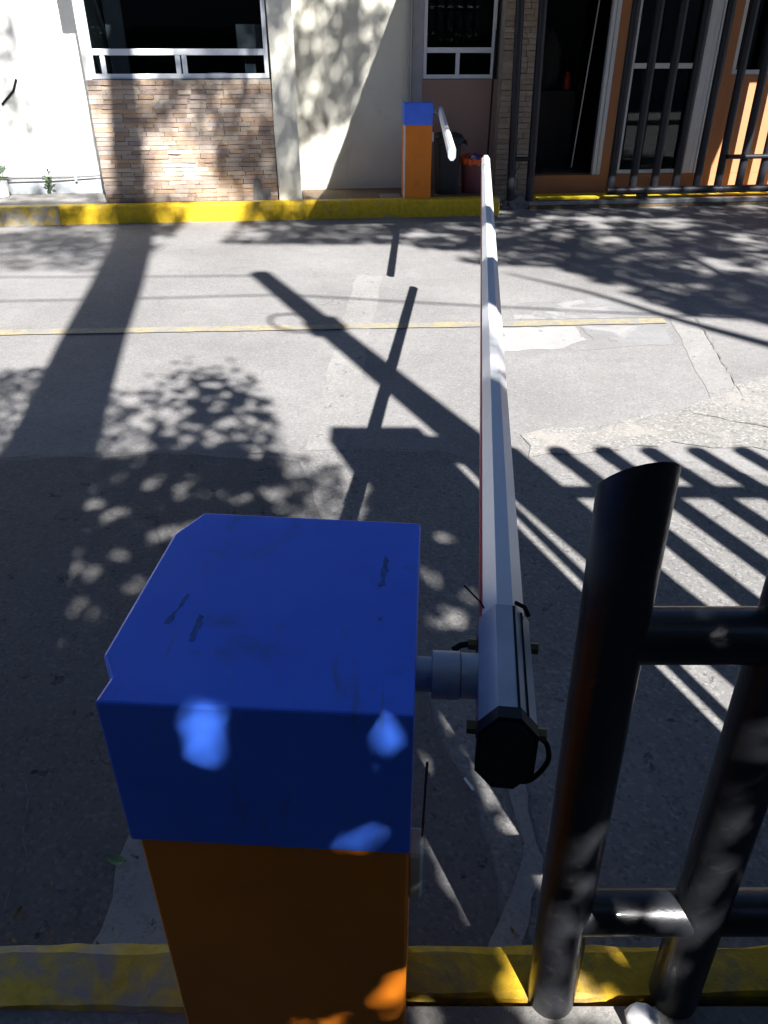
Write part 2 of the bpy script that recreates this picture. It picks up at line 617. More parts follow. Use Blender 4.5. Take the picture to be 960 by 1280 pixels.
simple('rubble_dark', (.15, .14, .13), .9, var=.5, scale=40)
crack([(1.66, 4.0), (1.9, 3.86), (2.05, 3.78)], .008, 1)
crack([(1.98, 3.83), (2.1, 3.74), (2.9, 3.6)], .016, 14)
crack([(2.36, 5.74), (2.1, 4.2)], .006, 3)
crack([(2.55, 6.8), (2.36, 5.9)], .005, 5)
crack([(-1.9, 3.42), (-1.05, 3.49), (-.5, 3.45)], .006, 7)
crack([(-4, 3.3), (-1.9, 3.42)], .006, 8)
crack([(-.24, 3.5), (.27, 3.5)], .005, 9)
crack([(-.02, 3.0), (-.01, 3.5)], .004, 10)
crack([(-1.0, 1.45), (-.9, 1.2), (-.88, .95)], .004, 11)
crack([(.45, 2.1), (.8, 1.75), (1.1, 1.7)], .004, 12)

# near pavement (behind the near kerb) and its kerb stones
tag(MB().box((-60, -40, -.05), (60, .8, .121)).build('pavement', 'pavement_concrete'), kind='structure')
def kerb_piece(parent, a, b, v0, v1, z1, mat, rough=.004, seed=1, z0=-.04):
    """one kerb stone, corner worn and edge slightly uneven"""
    n = max(4, int((b - a) / .05))
    prof = [(v0, z0), (v0 + .004, z1 - .03), (v0 + .012, z1 - .010), (v0 + .030, z1), (v1 - .006, z1 + .001), (v1, z1 - .008), (v1, z0)]
    rings = []
    for i in range(n + 1):
        x = a + .0015 + (b - a - .003) * i / n
        ring = []
        for k, (v, z) in enumerate(prof):
            q = noise.noise(Vector((x * 7 + seed, v * 30, z * 30))) * rough * 2
            q2 = noise.noise(Vector((x * 23 + seed, v * 20, z * 20 + 9))) * rough
            ring.append((x, v + (q + q2 if k in (1, 2, 3) else 0), z + (q2 if k in (2, 3) else 0)))
        rings.append(ring)
    return MB().loft(rings).build('kerb_stone', mat, parent, smooth=False)

kerb = empty('kerb', (0, 0, 0), kind='structure')
M180 = None
def near_kerb():
    prof_y0, prof_y1 = .79, .932
    edges = [-7.0, -6.0, -5.0, -4.0, -3.0, -2.0, -1.05, -.1, .9, 1.9, 2.9, 3.9, 4.9]
    for i, (a, b) in enumerate(zip(edges, edges[1:])):
        n = 24
        prof_y0 = .79 if b < 0 else .818
        prof = [(prof_y1, -.04), (prof_y1 - .004, .10), (prof_y1 - .012, .122), (prof_y1 - .03, .131), (prof_y0 + .006, .130), (prof_y0, .122), (prof_y0, -.04)]
        rings = []
        for j in range(n + 1):
            x = a + .003 + (b - a - .006) * j / n
            ring = []
            for k, (y, z) in enumerate(prof):
                q = noise.noise(Vector((x * 5 + 3, k * 1.3, .5))) * .016 + noise.noise(Vector((x * 19, k, 4))) * .006
                w = {1: .6, 2: 1, 3: .9, 4: .7, 5: .7}.get(k, 0)
                ring.append((x, y + q * w, z + (noise.noise(Vector((x * 9, k, 7))) * .004 if k in (2, 3, 4) else 0)))
            rings.append(ring)
        MB().loft(rings).build('kerb_stone', 'kerb_yellow_worn' if b < 0 else 'kerb_yellow_near', kerb)
near_kerb()

# far side: kerb, raised pavement strip
fk = empty('kerb', (KX, KY, 0), PHI, kind='structure')
ej = [-12.0, -10.7, -9.4, -8.1, -6.8, -5.9, -5.25, -4.6, -3.95, -3.3, -2.65, -1.95, -1.3, -.5, 0.0, .65, 1.22]
for i, (a, b) in enumerate(zip(ej, ej[1:])):
    kerb_piece(fk, a, b, 0, .15, .2, 'kerb_yellow_worn' if b < -3.9 else 'kerb_yellow', .005, i * 3.7)
fp = empty('pavement', (KX, KY, 0), PHI, kind='structure')
bx('paving_slab', 'pavement_concrete', fp, (-14, .155, -.05), (-3.47, 1.2, .192))
bx('paving_strip', 'pavement_concrete', fp, (-3.465, .153, -.05), (-1.13, .235, .191))
bx('soil_bed', 'dirt', fp, (-1.14, .154, -.05), (1.2, 1.1, .185))
bx('paving_slab', 'pavement_concrete', fp, (-.21, .16, .15), (.04, .46, .205), .006)
bx('step', 'step_yellow', fp, (1.86, .56, -.05), (7.5, .90, .10), .008)
bx('step_back', 'wall_terracotta', fp, (1.86, .905, -.05), (7.5, 1.1, .085))

# ------------------------------------------------------------------ buildings on the far side
UNIT = MB().box((-.5, -.5, -.5), (.5, .5, .5)).build('brick', 'brick_stone')
brick_mesh = UNIT.data
bpy.data.objects.remove(UNIT)
def chipped(seed, mat):
    rr = random.Random(seed)
    m = MB().box((-.5, -.5, -.5), (.5, .5, .5))
    for v in m.bm.verts:
        v.co += Vector((rr.uniform(-.02, .02), rr.uniform(-.1, .1), rr.uniform(-.07, .07)))
    o = m.build('brick', mat)
    me = o.data
    bpy.data.objects.remove(o)
    return me
brick_meshes = [chipped(i, 'brick_stone') for i in range(6)]
pstone_meshes = [chipped(i + 20, 'pillar_stone') for i in range(5)]

def stones(parent, meshes, u0, u1, z0, z1, v, rows, per, rr, name='brick'):
    h = (z1 - z0) / rows
    for r in range(rows):
        u = u0
        cuts = [u0]
        n = per
        base = (u1 - u0) / n
        off = rr.uniform(-.3, .3) * base
        for k in range(1, n):
            cuts.append(u0 + base * k + off + rr.uniform(-.25, .25) * base)
        cuts.append(u1)
        for a, b in zip(cuts, cuts[1:]):
            o = bpy.data.objects.new(name, rr.choice(meshes))
            C.objects.link(o)
            o.parent = parent
            d = rr.uniform(.024, .040)
            o.location = ((a + b) / 2, v - d / 2 + .004, z0 + (r + .5) * h)
            o.scale = (b - a - .003, d, h - .0035)

lb = empty('office_building', (KX, KY, 0), PHI, label='white and cream office building with stone-clad window bay', cat='building')
lw = bx('wall', 'wall_white', lb, (-13, 1.03, -.05), (-3.40, 1.25, 3.1))
bx('base_band', 'wall_base', lw, (-13, 1.018, .0), (-3.43, 1.06, .36))
bx('bay_side_wall', 'wall_white', lb, (-3.45, .26, .0), (-3.385, 1.03, 3.1))
panel = bx('stone_panel', 'mortar', lb, (-3.44, .235, .0), (-1.45, .5, 1.455))
stones(panel, brick_meshes, -3.44, -1.445, .195, 1.45, .235, 27, 11, random.Random(3))
MB().prism(ragged([(-1.74, .19), (-1.53, .19), (-1.54, .33), (-1.62, .31), (-1.64, .42), (-1.72, .43), (-1.73, .3)], .01, .05, 3), -.003, .0, Matrix.Translation((0, .193, 0)) @ Matrix.Rotation(PI / 2, 4, 'X')).build('mortar_patch', 'mortar_patch', lb)

def window(parent, u0, u1, z0, z1, v, transom, mullions, fw=.06, split_up=None, name='window'):
    w = empty(name)
    w.parent = parent
    f = MB()
    d = .05
    f.box((u0, v, z0), (u1, v + d, z0 + fw * .8), .004)
    f.box((u0, v, z1 - fw), (u1, v + d, z1), .004)
    f.box((u0, v + .002, z0 + fw * .8), (u0 + fw * .75, v + d - .002, z1 - fw), .003)
    f.box((u1 - fw * .75, v + .002, z0 + fw * .8), (u1, v + d - .002, z1 - fw), .003)
    if transom:
        f.box((u0 + fw * .75, v - .004, transom - fw / 2), (u1 - fw * .75, v + d - .004, transom + fw / 2), .004)
        for mu in mullions:
            f.box((mu - fw * .42, v + .003, z0 + fw * .8), (mu + fw * .42, v + d - .006, transom - fw / 2), .003)
    for mu in (split_up or []):
        f.box((mu - fw * .3, v + .003, (transom or z0) + fw / 2), (mu + fw * .3, v + d - .006, z1 - fw), .003)
    f.build('frame', 'alu_white', w)
    zs = [z0 + fw * .8] + ([transom - fw / 2, transom + fw / 2] if transom else []) + [z1 - fw]
    if transom:
        cuts = [u0 + fw * .75] + list(mullions) + [u1 - fw * .75]
        for a, b in zip(cuts, cuts[1:]):
            bx('pane', 'window_glass', w, (a, v + .02, zs[0]), (b, v + .026, zs[1]))
        bx('pane', 'window_glass', w, (u0 + fw * .75, v + .020, zs[2]), (u1 - fw * .75, v + .026, zs[3]))
    else:
        bx('pane', 'window_glass', w, (u0 + fw * .75, v + .02, zs[0]), (u1 - fw * .75, v + .026, zs[1]))
    return w

window(lb, -3.385, -1.455, 1.46, 2.95, .27, 1.715, [-3.24, -2.44, -2.37], .062)
bx('monitor', 'wall_grey', lb, (-1.80, .62, 1.74), (-1.52, .66, 1.98), .01)
bx('curtain', 'paper', lb, (-3.33, 1.2, 1.3), (-3.12, 1.24, 3.0), .01)
bx('lintel', 'wall_white', lb, (-3.44, .235, 2.955), (-1.45, .5, 3.1))
bx('shade_stub', 'wall_grey', lb, (-3.60, .30, 2.6), (-3.455, 1.02, 3.09), .004)  # out-of-frame block added so its shadow greys the white wall
# column, slightly tapered, plastered
cm = MB()
rings = []
for z in (0.0, .25, .9, 1.6, 2.3, 3.1):
    e = .006 * math.sin(z * 5)
    a, b_ = -1.435 + e, -1.165 + e
    rings.append([(a, .19, z), (b_, .19, z), (b_, .46, z), (a, .46, z)])
cm.loft(rings)
cm.build('column', 'wall_cream', lb)
bx('bay_return_wall', 'wall_cream', lb, (-1.44, .465, 0), (-1.20, 1.03, 3.1))
bx('wall', 'wall_cream', lb, (-1.46, 1.035, -.05), (.262, 1.26, 3.1))
bx('roof', 'roof', lb, (-13.1, .5, 3.105), (.3, 7, 3.3))
# dark room behind the bay window
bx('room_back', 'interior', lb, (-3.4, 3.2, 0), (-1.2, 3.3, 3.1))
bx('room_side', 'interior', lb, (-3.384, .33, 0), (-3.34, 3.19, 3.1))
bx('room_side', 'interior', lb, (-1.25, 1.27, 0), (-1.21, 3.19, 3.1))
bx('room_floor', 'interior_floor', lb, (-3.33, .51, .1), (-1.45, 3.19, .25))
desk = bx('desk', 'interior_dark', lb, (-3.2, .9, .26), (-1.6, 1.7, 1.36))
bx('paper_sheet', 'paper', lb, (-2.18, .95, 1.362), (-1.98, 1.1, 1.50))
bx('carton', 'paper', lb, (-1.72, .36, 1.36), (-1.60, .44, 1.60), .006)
# two thin conduits along the foot of the white wall, and a pipe bundle on the cream wall corner
pc = MB()
pc.tube([(-13, 1.0, .30), (-3.9, 1.0, .40), (-3.46, 1.0, .41)], .010, 8)
pc.tube([(-13, 1.002, .27), (-4.2, 1.002, .345), (-3.46, 1.002, .385)], .008, 8)
pc.box((-3.95, .985, .33), (-3.92, 1.017, .43))
pc.build('conduit', 'wall_grey', lb)
MB().tube([(.22, 1.0, .2), (.22, 1.0, 3.05)], .020, 10).build('drain_pipe', 'wall_grey', lb, True)
# slanting dark line on the white wall, built as a slim tube
MB().tube([(-4.62, 1.02, 1.18), (-4.46, 1.02, 1.32), (-4.40, 1.02, 1.44)], .013, 8).build('cable', 'rubber', lb)

rb = empty('gatehouse', (KX, KY, 0), PHI, label='terracotta gatehouse with open door, white framed windows and stone pillar', cat='building')
bx('wall', 'wall_grey', rb, (.27, 1.06, 0), (.405, 1.24, 3.1))
bx('wall', 'wall_brown', rb, (.405, 1.05, -.02), (1.36, 1.2, 1.42))
bx('lintel', 'wall_terracotta', rb, (.405, 1.05, 2.9), (1.36, 1.2, 3.1))
window(rb, .41, 1.30, 1.425, 2.9, 1.075, 1.73, [.84], .058)
pil = bx('pillar', 'mortar', rb, (1.36, .905, -.02), (1.80, 1.24, 3.1))
stones(pil, pstone_meshes, 1.355, 1.805, .1, 2.75, .905, 44, 3, random.Random(8), 'stone')
bx('door_jamb', 'alu_white', rb, (1.806, 1.06, .30), (1.83, 1.12, 2.6))
bx('wall', 'wall_terracotta', rb, (1.806, 1.05, -.02), (7.5, 1.24, .30))
bx('wall', 'wall_terracotta', rb, (2.83, 1.051, .301), (3.05, 1.24, 3.1))
bx('lintel', 'wall_terracotta', rb, (1.806, 1.052, 2.6), (2.829, 1.24, 3.1))
dr = empty('door')
dr.parent = rb
MB().box((2.72, 1.04, .303), (2.765, 1.11, 2.598), .004).box((2.775, 1.045, .303), (2.828, 1.12, 2.598), .004).build('door_frame', 'alu_white', dr)
bx('door_leaf', 'window_glass', dr, (2.70, 1.13, .33), (2.712, 1.95, 2.55))
MB().tube([(2.53, 1.35, .36), (2.63, 1.3, 2.3)], .008, 8).build('door_stay', 'alu_white', dr)
# tall glazed door beside it
window(rb, 3.055, 3.97, .305, 2.35, 1.07, 1.56, [], .06)
MB().box((3.975, 1.04, .303), (4.06, 1.12, 2.35), .006).box((4.064, 1.05, .303), (4.13, 1.12, 2.35), .006).box((4.134, 1.045, .303), (4.19, 1.12, 2.35), .006).build('sliding_track_frame', 'alu_white', rb)
bx('lintel', 'wall_terracotta', rb, (3.051, 1.053, 2.352), (4.20, 1.24, 3.1))
bx('wall', 'wall_terracotta', rb, (4.195, 1.051, .301), (4.40, 1.24, 3.1))
bx('wall', 'wall_terracotta', rb, (4.401, 1.05, .302), (7.5, 1.24, 1.455))
window(rb, 4.405, 6.4, 1.458, 2.85, 1.07, None, [], .07)
bx('lintel', 'wall_terracotta', rb, (4.401, 1.054, 2.86), (6.41, 1.24, 3.1))
bx('wall', 'wall_terracotta', rb, (6.41, 1.055, 1.457), (7.5, 1.24, 3.1))
# interior
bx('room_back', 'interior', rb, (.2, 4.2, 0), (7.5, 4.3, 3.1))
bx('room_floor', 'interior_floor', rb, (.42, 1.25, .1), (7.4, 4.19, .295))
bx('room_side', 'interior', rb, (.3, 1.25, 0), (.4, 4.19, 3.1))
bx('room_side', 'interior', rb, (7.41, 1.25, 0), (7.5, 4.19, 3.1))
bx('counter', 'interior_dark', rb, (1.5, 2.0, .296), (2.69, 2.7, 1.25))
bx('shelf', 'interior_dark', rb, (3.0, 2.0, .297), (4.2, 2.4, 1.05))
bx('roof', 'roof', rb, (.31, .8, 3.105), (7.6, 4.6, 3.3))
MB().prism([(-.29, -3.55), (2.0, -3.55), (2.0, -2.35), (5.1, -2.35), (5.1, .79), (.48, .79)], 3.12, 3.27).build('canopy', 'roof', rb)
bx('canopy', 'roof', rb, (5.11, -.75, 3.12), (7.6, .79, 3.27))
cpost = MB()
bx('canopy_beam', 'gate_black', rb, (.9, -2.3, 3.0), (5.1, -2.2, 3.118))

def crumple(name, mat, c, r, amp, seed, parent=None, squash=1.0):
    m = MB()
    bmesh.ops.create_icosphere(m.bm, subdivisions=3, radius=1)
    for v in m.bm.verts:
        n = noise.noise(v.co * 2.3 + Vector((seed, 0, 0))) + .5 * noise.noise(v.co * 5 + Vector((0, seed, 0)))
        v.co = v.co * (1 + amp * n)
        v.co = Vector((v.co.x * r[0] + c[0], v.co.y * r[1] + c[1], v.co.z * r[2] + c[2]))
    return m.build(name, mat, parent)

def fpt(u, v, z): 
    x, y = far(u, v)
    return (x, y, z)

t = empty('wrapped_bundle', fpt(2.33, 2.25, 1.25), PHI, label='shiny plastic-wrapped bundle on the dark counter inside the doorway', cat='bundle')
crumple('wrap', 'clear_wrap', (0, 0, .35), (.17, .2, .36), .25, 3, t)
t = empty('red_canister', fpt(2.60, 2.15, 1.25), PHI, label='small red canister on the counter inside the doorway', cat='canister')
MB().lathe([(.045, 0), (.05, .02), (.05, .15), (.03, .19), (.03, .22)], 12).build('body', 'red_plastic', t)
t = empty('pen_cup', fpt(3.74, 2.1, 1.05), PHI, label='blue cup of green and white pens behind the glazed door', cat='cup')
MB().lathe([(.05, 0), (.06, .02), (.065, .2), (.055, .2)], 14).build('cup', 'blue_plastic', t)
MB().tube([(-.03, 0, .1), (-.08, 0, .42)], .022, 8).tube([(-.01, .0, .1), (-.02, .02, .36)], .022, 8).build('pen', 'green_plastic', t)
MB().tube([(.01, -.01, .1), (.07, -.01, .72)], .015, 8).build('pen', 'paper', t)

# ------------------------------------------------------------------ sliding gate (far)
def bars_gate(root, xs, v, z0, z1, r, mat, rails, x0, x1):
    for x in xs:
        MB().tube([(x, v, z0), (x, v, z1)], r, 14).build('bar', mat, root, True)
    for z, rr_, dv in rails:
        MB().tube([(x0, v + dv, z), (x1, v + dv, z)], rr_, 14).build('rail', mat, root, True)

g = empty('sliding_gate', (KX, KY, 0), PHI, label='dark tube sliding gate in front of the terracotta gatehouse', cat='gate')
bars_gate(g, [2.765 + .287 * k for k in range(13)], .45, .2, 2.75, .049, 'gate_black', [(.19, .046, -.012), (2.72, .045, 0)], 2.715, 6.26)
MB().tube([(4.22, .385, .575), (4.80, .385, .575)], .028, 10).build('latch_bar', 'gate_black', g, True)
for u in (3.2, 5.2):
    MB().box((u - .06, .40, .105), (u + .06, .50, .15), .008).build('wheel_carriage', 'gate_black', g)
tr = bx('gate_track', 'steel_rail', None, (0, 0, 0), (4.6, .10, .055), .006)
tr.location = (*far(1.70, .38), .035); tr.rotation_euler = (0, 0, PHI)
bxt = bx('track_bed', 'track_rust', tr, (0, -.02, -.08), (4.6, .13, -.002))
tag(tr, 'grey steel guide track on the ground under the sliding gate', 'track')
gp = empty('gate_guide_post', (KX, KY, 0), PHI, label='pair of tall dark tube posts in front of the stone pillar', cat='post')
for u0, u1 in ((1.47, 1.385), (1.715, 1.655)):
    MB().tube([(u0, .45, -.03), (u1, .45, 2.75)], .050, 14).build('post', 'gate_black', gp, True)
MB().tube([(1.5, .45, .575), (1.68, .45, .575)], .026, 10).build('rail', 'gate_black', gp, True)
MB().tube([(1.40, .45, 2.6), (1.66, .45, 2.6)], .026, 10).build('rail', 'gate_black', gp, True)
crumple('footing', 'mortar_patch', (1.56, .47, .0), (.2, .12, .14), .35, 5, gp)

# ------------------------------------------------------------------ boom barriers
def octa(w, h, c):
    """flattened octagon in XZ, width w, height h, corner cut c"""
    a, b = w / 2, h / 2
    return [(-a, -b + c * 1.25), (-a + c, -b), (a - c, -b), (a, -b + c * 1.25), (a, b - c * 1.25), (a - c, b), (-a + c, b), (-a, b - c * 1.25)]

def smooth_path(pts, k=6):
    P = [Vector(p) for p in pts]
    P = [P[0] * 2 - P[1]] + P + [P[-1] * 2 - P[-2]]
    out = []
    for a, b, c, d in zip(P, P[1:], P[2:], P[3:]):
        for j in range(k):
            t = j / k
            out.append(.5 * (2 * b + (c - a) * t + (2 * a - 5 * b + 4 * c - d) * t * t + (3 * b - a - 3 * c + d) * t ** 3))
    out.append(P[-2])
    return out

def barrier(name, loc, rz, label, arm_dir, arm_len, arm_yaw, lid_z, base_z, W, D, hub_y, arm_z, near):
    t = empty(name, loc, rz, label=label, cat='boom barrier')
    # local frame: x 0..W across, y 0..D away from the road user, z up
    hgt = .225
    bx('cabinet_body', 'cab_orange', t, (.003, .006, base_z), (W - .001, D - .012, lid_z - hgt + .02), .004)
    outline = [(-.004, 0), (.0, .036), (-.021, .072), (-.015, .322), (.012, .382), (W - .005, D), (W, D - .004), (W, 0)] if near else [(0, 0), (0, D), (W, D), (W, 0)]
    lid = MB().prism(outline, lid_z - hgt, lid_z, bev=.0035).build('lid', 'lid_blue', t)
    if near:
        def mark(pts, z, nm, mat='scuff', seed=1):
            pts = ragged(pts, .0022, .006, seed)
            MB().prism(pts, z, z + .0006).build(nm, mat, lid)
        mark([(.030, .13), (.036, .128), (.046, .185), (.042, .188)], lid_z - .0003, 'scuff_mark', seed=2)
        mark([(.068, .10), (.074, .10), (.074, .145), (.066, .15)], lid_z - .0003, 'scuff_mark', seed=3)
        mark([(.278, .215), (.286, .22), (.288, .275), (.282, .285)], lid_z - .0003, 'scuff_mark', seed=5)
        mark([(.282, .150), (.286, .150), (.286, .156), (.282, .156)], lid_z - .0003, 'scuff_mark', seed=7)
    else:
        bx('edge_strip', 'cab_edge_white', t, (-.002, .0, base_z), (.018, .010, lid_z - hgt - .002))
    # hub
    z = arm_z
    hb = MB()
    hb.tube([(W - .002, hub_y, z), (W + .022, hub_y, z)], .021, 24)
    hub = hb.build('shaft', 'cast_grey', t, True)
    MB().tube([(W + .019, hub_y, z), (W + .0195, hub_y, z), (W + .052, hub_y, z), (W + .0525, hub_y, z)], [.0275, .029, .029, .0275], 28).tube([(W + .0535, hub_y, z), (W + .078, hub_y, z)], .0275, 28).build('hub_flange', 'cast_grey', t, True)
    # bracket + arm in the arm's own frame
    ax = W + .105
    Ma = Matrix.Translation((ax, hub_y, z)) @ Matrix.Rotation(arm_yaw, 4, 'Z')
    if arm_dir < 0:
        Ma = Ma @ Matrix.Scale(-1, 4, (0, 1, 0))     # this arm points back towards the near side
    def ring(sec, y):
        return [Ma @ Vector((x, y, zz)) for x, zz in sec]
    y0, y1 = -.106, .073
    so_ = octa(.062, .106, .019)
    br = MB()
    br.loft([ring(so_, y0), ring(so_, y1)])
    # cover seam along the top
    brk = br.build('arm_bracket', 'cast_grey', t)
    sm = MB()
    sm.box((.0085, y0 + .002, .0525), (.0115, y1 - .002, .0536), 0, Ma)
    sm.box((.0190, y0 + .002, .0435), (.0212, y1 - .004, .0455), 0, Ma)
    sm.build('seam', 'rubber', brk)
    cap = MB()
    cap.loft([ring(octa(.064, .108, .020), y0 - .012), ring(octa(.064, .108, .020), y0 + .004)])
    s2 = octa(.053, .096, .017)
    cp = cap.build('end_cap', 'black_plastic', t)
    MB().loft([ring(s2, y0 - .016), ring(s2, y0 - .0125)]).build('cap_face', 'black_plastic', cp)
    sec = octa(.052, .094, .016)
    L = arm_len
    am = MB()
    k = 6
    am.loft([ring(sec, y1 - .02 + (L - y1 + .02) * i / k) for i in range(k + 1)])
    arm = am.build('arm', 'arm_white', t)
    if near:
        MB().box((-.0285, y1 + .02, -.020), (-.0265, L - .5, .012), 0, Ma).build('reflective_strip', 'strip_red', arm)
        for i in range(9):
            ya = .75 + i * .17
            MB().box((.0262, ya, -.014), (.0272, ya + .09 + .03 * (i % 3), .016), 0, Ma).build('worn_sticker', 'strip_rust', arm)
    tip = MB()
    tip.loft([ring(octa(.054, .096, .017), L - .008), ring(octa(.054, .096, .017), L + .006)])
    tip.build('tip_cap', 'arm_silver', arm)
    # bolts and cable loop
    def bolt(x, y, zz, sx):
        m = MB()
        a = Ma @ Vector((x, y, zz)); b = Ma @ Vector((x + sx * .012, y, zz))
        m.tube([a, b], .0075, 6)
        m.tube([b - (b - a) * .95, b - (b - a) * .82], .011, 12)
        return m.build('bolt', 'bolt_brass', t)
    bolt(-.031, -.091, .008, -1)
    bolt(-.031, .047, .008, -1)
    bolt(.031, -.093, .008, 1)
    bolt(.031, .047, .008, 1)
    if near:
        loop = [(.036, -.096, .006), (.045, -.096, -.004), (.049, -.097, -.026), (.040, -.101, -.045), (.026, -.105, -.055), (.005, -.103, -.055)]
        MB().tube([Ma @ p for p in smooth_path(loop)], .003, 10).build('cable', 'rubber', t, True)
        MB().tube([Ma @ Vector(p) for p in [(-.026, .073, .045), (-.03, .078, .05), (-.052, .09, .066)]], .0012, 6).build('zip_tie', 'rubber', t)
        MB().tube([Ma @ Vector(p) for p in [(.012, .076, .055), (.024, .076, .049), (.030, .074, .037)]], .003, 6).build('cable', 'rubber', t)
        MB().tube([Ma @ Vector(p) for p in [(-.062, .040, .002), (-.052, .046, .006), (-.042, .047, .008)]], .004, 6).build('cable', 'rubber', t)
        MB().box((W - .003, .020, lid_z - .345), (W + .016, .062, lid_z - .255), .004).build('lock_box', 'lock_plastic', t)
        MB().tube([(W + .0135, .05, lid_z - .285), (W + .0165, .05, lid_z - .125)], .0016, 6).build('antenna_rod', 'rust_wire', t)
    else:
        MB().box((W - .003, .02, lid_z - .40), (W + .02, .06, lid_z - .30), .004).build('lock_box', 'lock_plastic', t)
    return t

barrier('boom_barrier', (-.297, .580, 0), R(-3.4), 'blue and orange boom barrier in the foreground beside the black tube frame', 1, 4.85, R(-2.8), 1.170, .10, .328, .372, .133, 1.104, True)
fx, fy = far(.05, .10)
barrier('boom_barrier', (fx, fy, 0), R(3.0), 'small distant boom barrier on the far yellow kerb beside the black bin', -1, 4.15, R(-5.5), 1.215, .19, .330, .35, .15, 1.12, False)

# ------------------------------------------------------------------ tube frame in the foreground
def tube_frame():
    t = empty('tube_frame', (0, 0, 0), label='black steel tube frame with slanted post tops on the near kerb', cat='frame')
    r = .0465
    for i, x in enumerate((.325, .570, .823, 1.076)):
        m = MB()
        n = 28
        rings = []
        for z, top in ((.118, 0), (.126, 0), (.6, 0), (1.0, 0), (1.30, 1)):
            rings.append([(x + .012 - .022 * z + r * math.cos(2 * PI * k / n), .822 + r * math.sin(2 * PI * k / n), z + (.006 * math.cos(2 * PI * k / n) - .048 * math.sin(2 * PI * k / n) if top else 0)) for k in range(n)])
        m.loft(rings)
        m.build('post', 'tube_black', t, True)
    for a, b in ((.325, .570), (.570, .823), (.823, 1.076)):
        for z in (1.055, .405):
            sh = .012 - .022 * z
            MB().tube([(a + sh + .012, .822, z), (b + sh - .012, .822, z)], .0405, 24, False).build('rail', 'tube_black', t, True)
    return t
tube_frame()

# ------------------------------------------------------------------ bins by the far barrier
bn = empty('waste_bin', fpt(.655, .55, .187), PHI, label='tall black lidded bin between the far barrier and the maroon bucket', cat='bin')
def rrect(w, d, r, z, n=5):
    pts = []
    for cx, cy, a0 in ((w / 2 - r, d / 2 - r, 0), (-w / 2 + r, d / 2 - r, 90), (-w / 2 + r, -d / 2 + r, 180), (w / 2 - r, -d / 2 + r, 270)):
        for k in range(n):
            a = R(a0 + 90 * k / (n - 1))
            pts.append((cx + r * math.cos(a), cy + r * math.sin(a), z))
    return pts
MB().loft([rrect(.25, .25, .04, 0), rrect(.30, .29, .045, .56), rrect(.325, .31, .045, .57), rrect(.325, .31, .045, .60)]).build('body', 'bin_black', bn, True)
MB().loft([rrect(.35, .34, .05, .601), rrect(.355, .345, .05, .625), rrect(.32, .30, .06, .668), rrect(.2, .18, .05, .69)]).build('lid', 'bin_black', bn, True)
MB().tube([(.16, -.12, .62), (.205, -.12, .60), (.215, -.12, .55)], .014, 8).tube([(.16, .12, .62), (.205, .12, .60), (.215, .12, .55)], .014, 8).tube([(.212, -.13, .57), (.212, .13, .57)], .014, 8).build('handle', 'bin_black', bn)
bk = empty('bucket', fpt(.985, .55, .187), PHI, label='maroon bucket lined with an orange bag and purple rubbish', cat='bucket')
MB().lathe([(.12, 0), (.125, .01), (.152, .38), (.160, .385), (.160, .40), (.15, .40), (.148, .30), (.0, .30)], 28).build('body', 'bucket_maroon', bk, True)
n = 36
rings = []
for r0, z0, a in ((.163, .35, .012), (.167, .385, .006), (.166, .412, .008), (.150, .42, .012), (.140, .37, .01), (.12, .32, .0)):
    rings.append([((r0 + a * math.sin(k * 2.7)) * math.cos(2 * PI * k / n), (r0 + a * math.sin(k * 2.7)) * math.sin(2 * PI * k / n), z0 + a * math.cos(k * 1.9) + (.018 * math.sin(2 * PI * k / n))) for k in range(n)])
MB().loft(rings, False).build('liner', 'bag_orange', bk)
crumple('rubbish', 'bag_purple', (.02, 0, .385), (.095, .09, .055), .4, 2, bk)
crumple('rubbish', 'bag_pale', (-.01, -.05, .40), (.04, .04, .03), .4, 6, bk)
bp = MB().tube([(0, 0, 0), (.07, .22, 1.75)], .012, 8).build('leaning_pole', 'rubber')
bp.location = fpt(1.2, .72, .19); bp.rotation_euler = (0, 0, PHI)
tag(bp, 'thin black pole leaning on the wall behind the maroon bucket', 'pole')

# plants at the foot of the white wall
def sprig(name, u, v, h, n, seed, label, mat='stem_green', leafm='stem_green', z=.19):
    rr = random.Random(seed)
    t = empty(name, fpt(u, v, z), 0, label=label, cat='plant')
    st = MB()
    lf = MB()
    for i in range(n):
        a = rr.uniform(0, 2 * PI); b = rr.uniform(.05, .35)
        hh = h * rr.uniform(.6, 1)
        tipp = Vector((math.cos(a) * b * hh, math.sin(a) * b * hh, hh))
        st.tube([(0, 0, 0), tipp * .5 + Vector((0, 0, hh * .05)), tipp], [.006, .005, .003], 5)
        for k in range(4):
            p = tipp * rr.uniform(.4, 1.0)
            d = Vector((rr.uniform(-1, 1), rr.uniform(-1, 1), rr.uniform(-.2, .7))).normalized() * h * .28
            w = d.cross(Vector((0, 0, 1))).normalized() * h * .07
            lf.poly([p, p + d * .5 + w, p + d, p + d * .5 - w])
    st.build('stem', mat, t)
    lf.build('leaves', leafm, t)
    return t
sprig('wall_plant', -4.28, .98, .26, 5, 3, 'small dark sprig growing at the foot of the white wall')
pt = sprig('potted_plant', -4.80, .80, .42, 9, 9, 'bright green plant in a white pot at the left edge', 'stem_green', 'green_plastic', .34)
MB().lathe([(.07, -.15), (.09, -.14), (.10, .03), (.085, .03), (.08, -.01)], 18).build('pot', 'pot_white', pt)

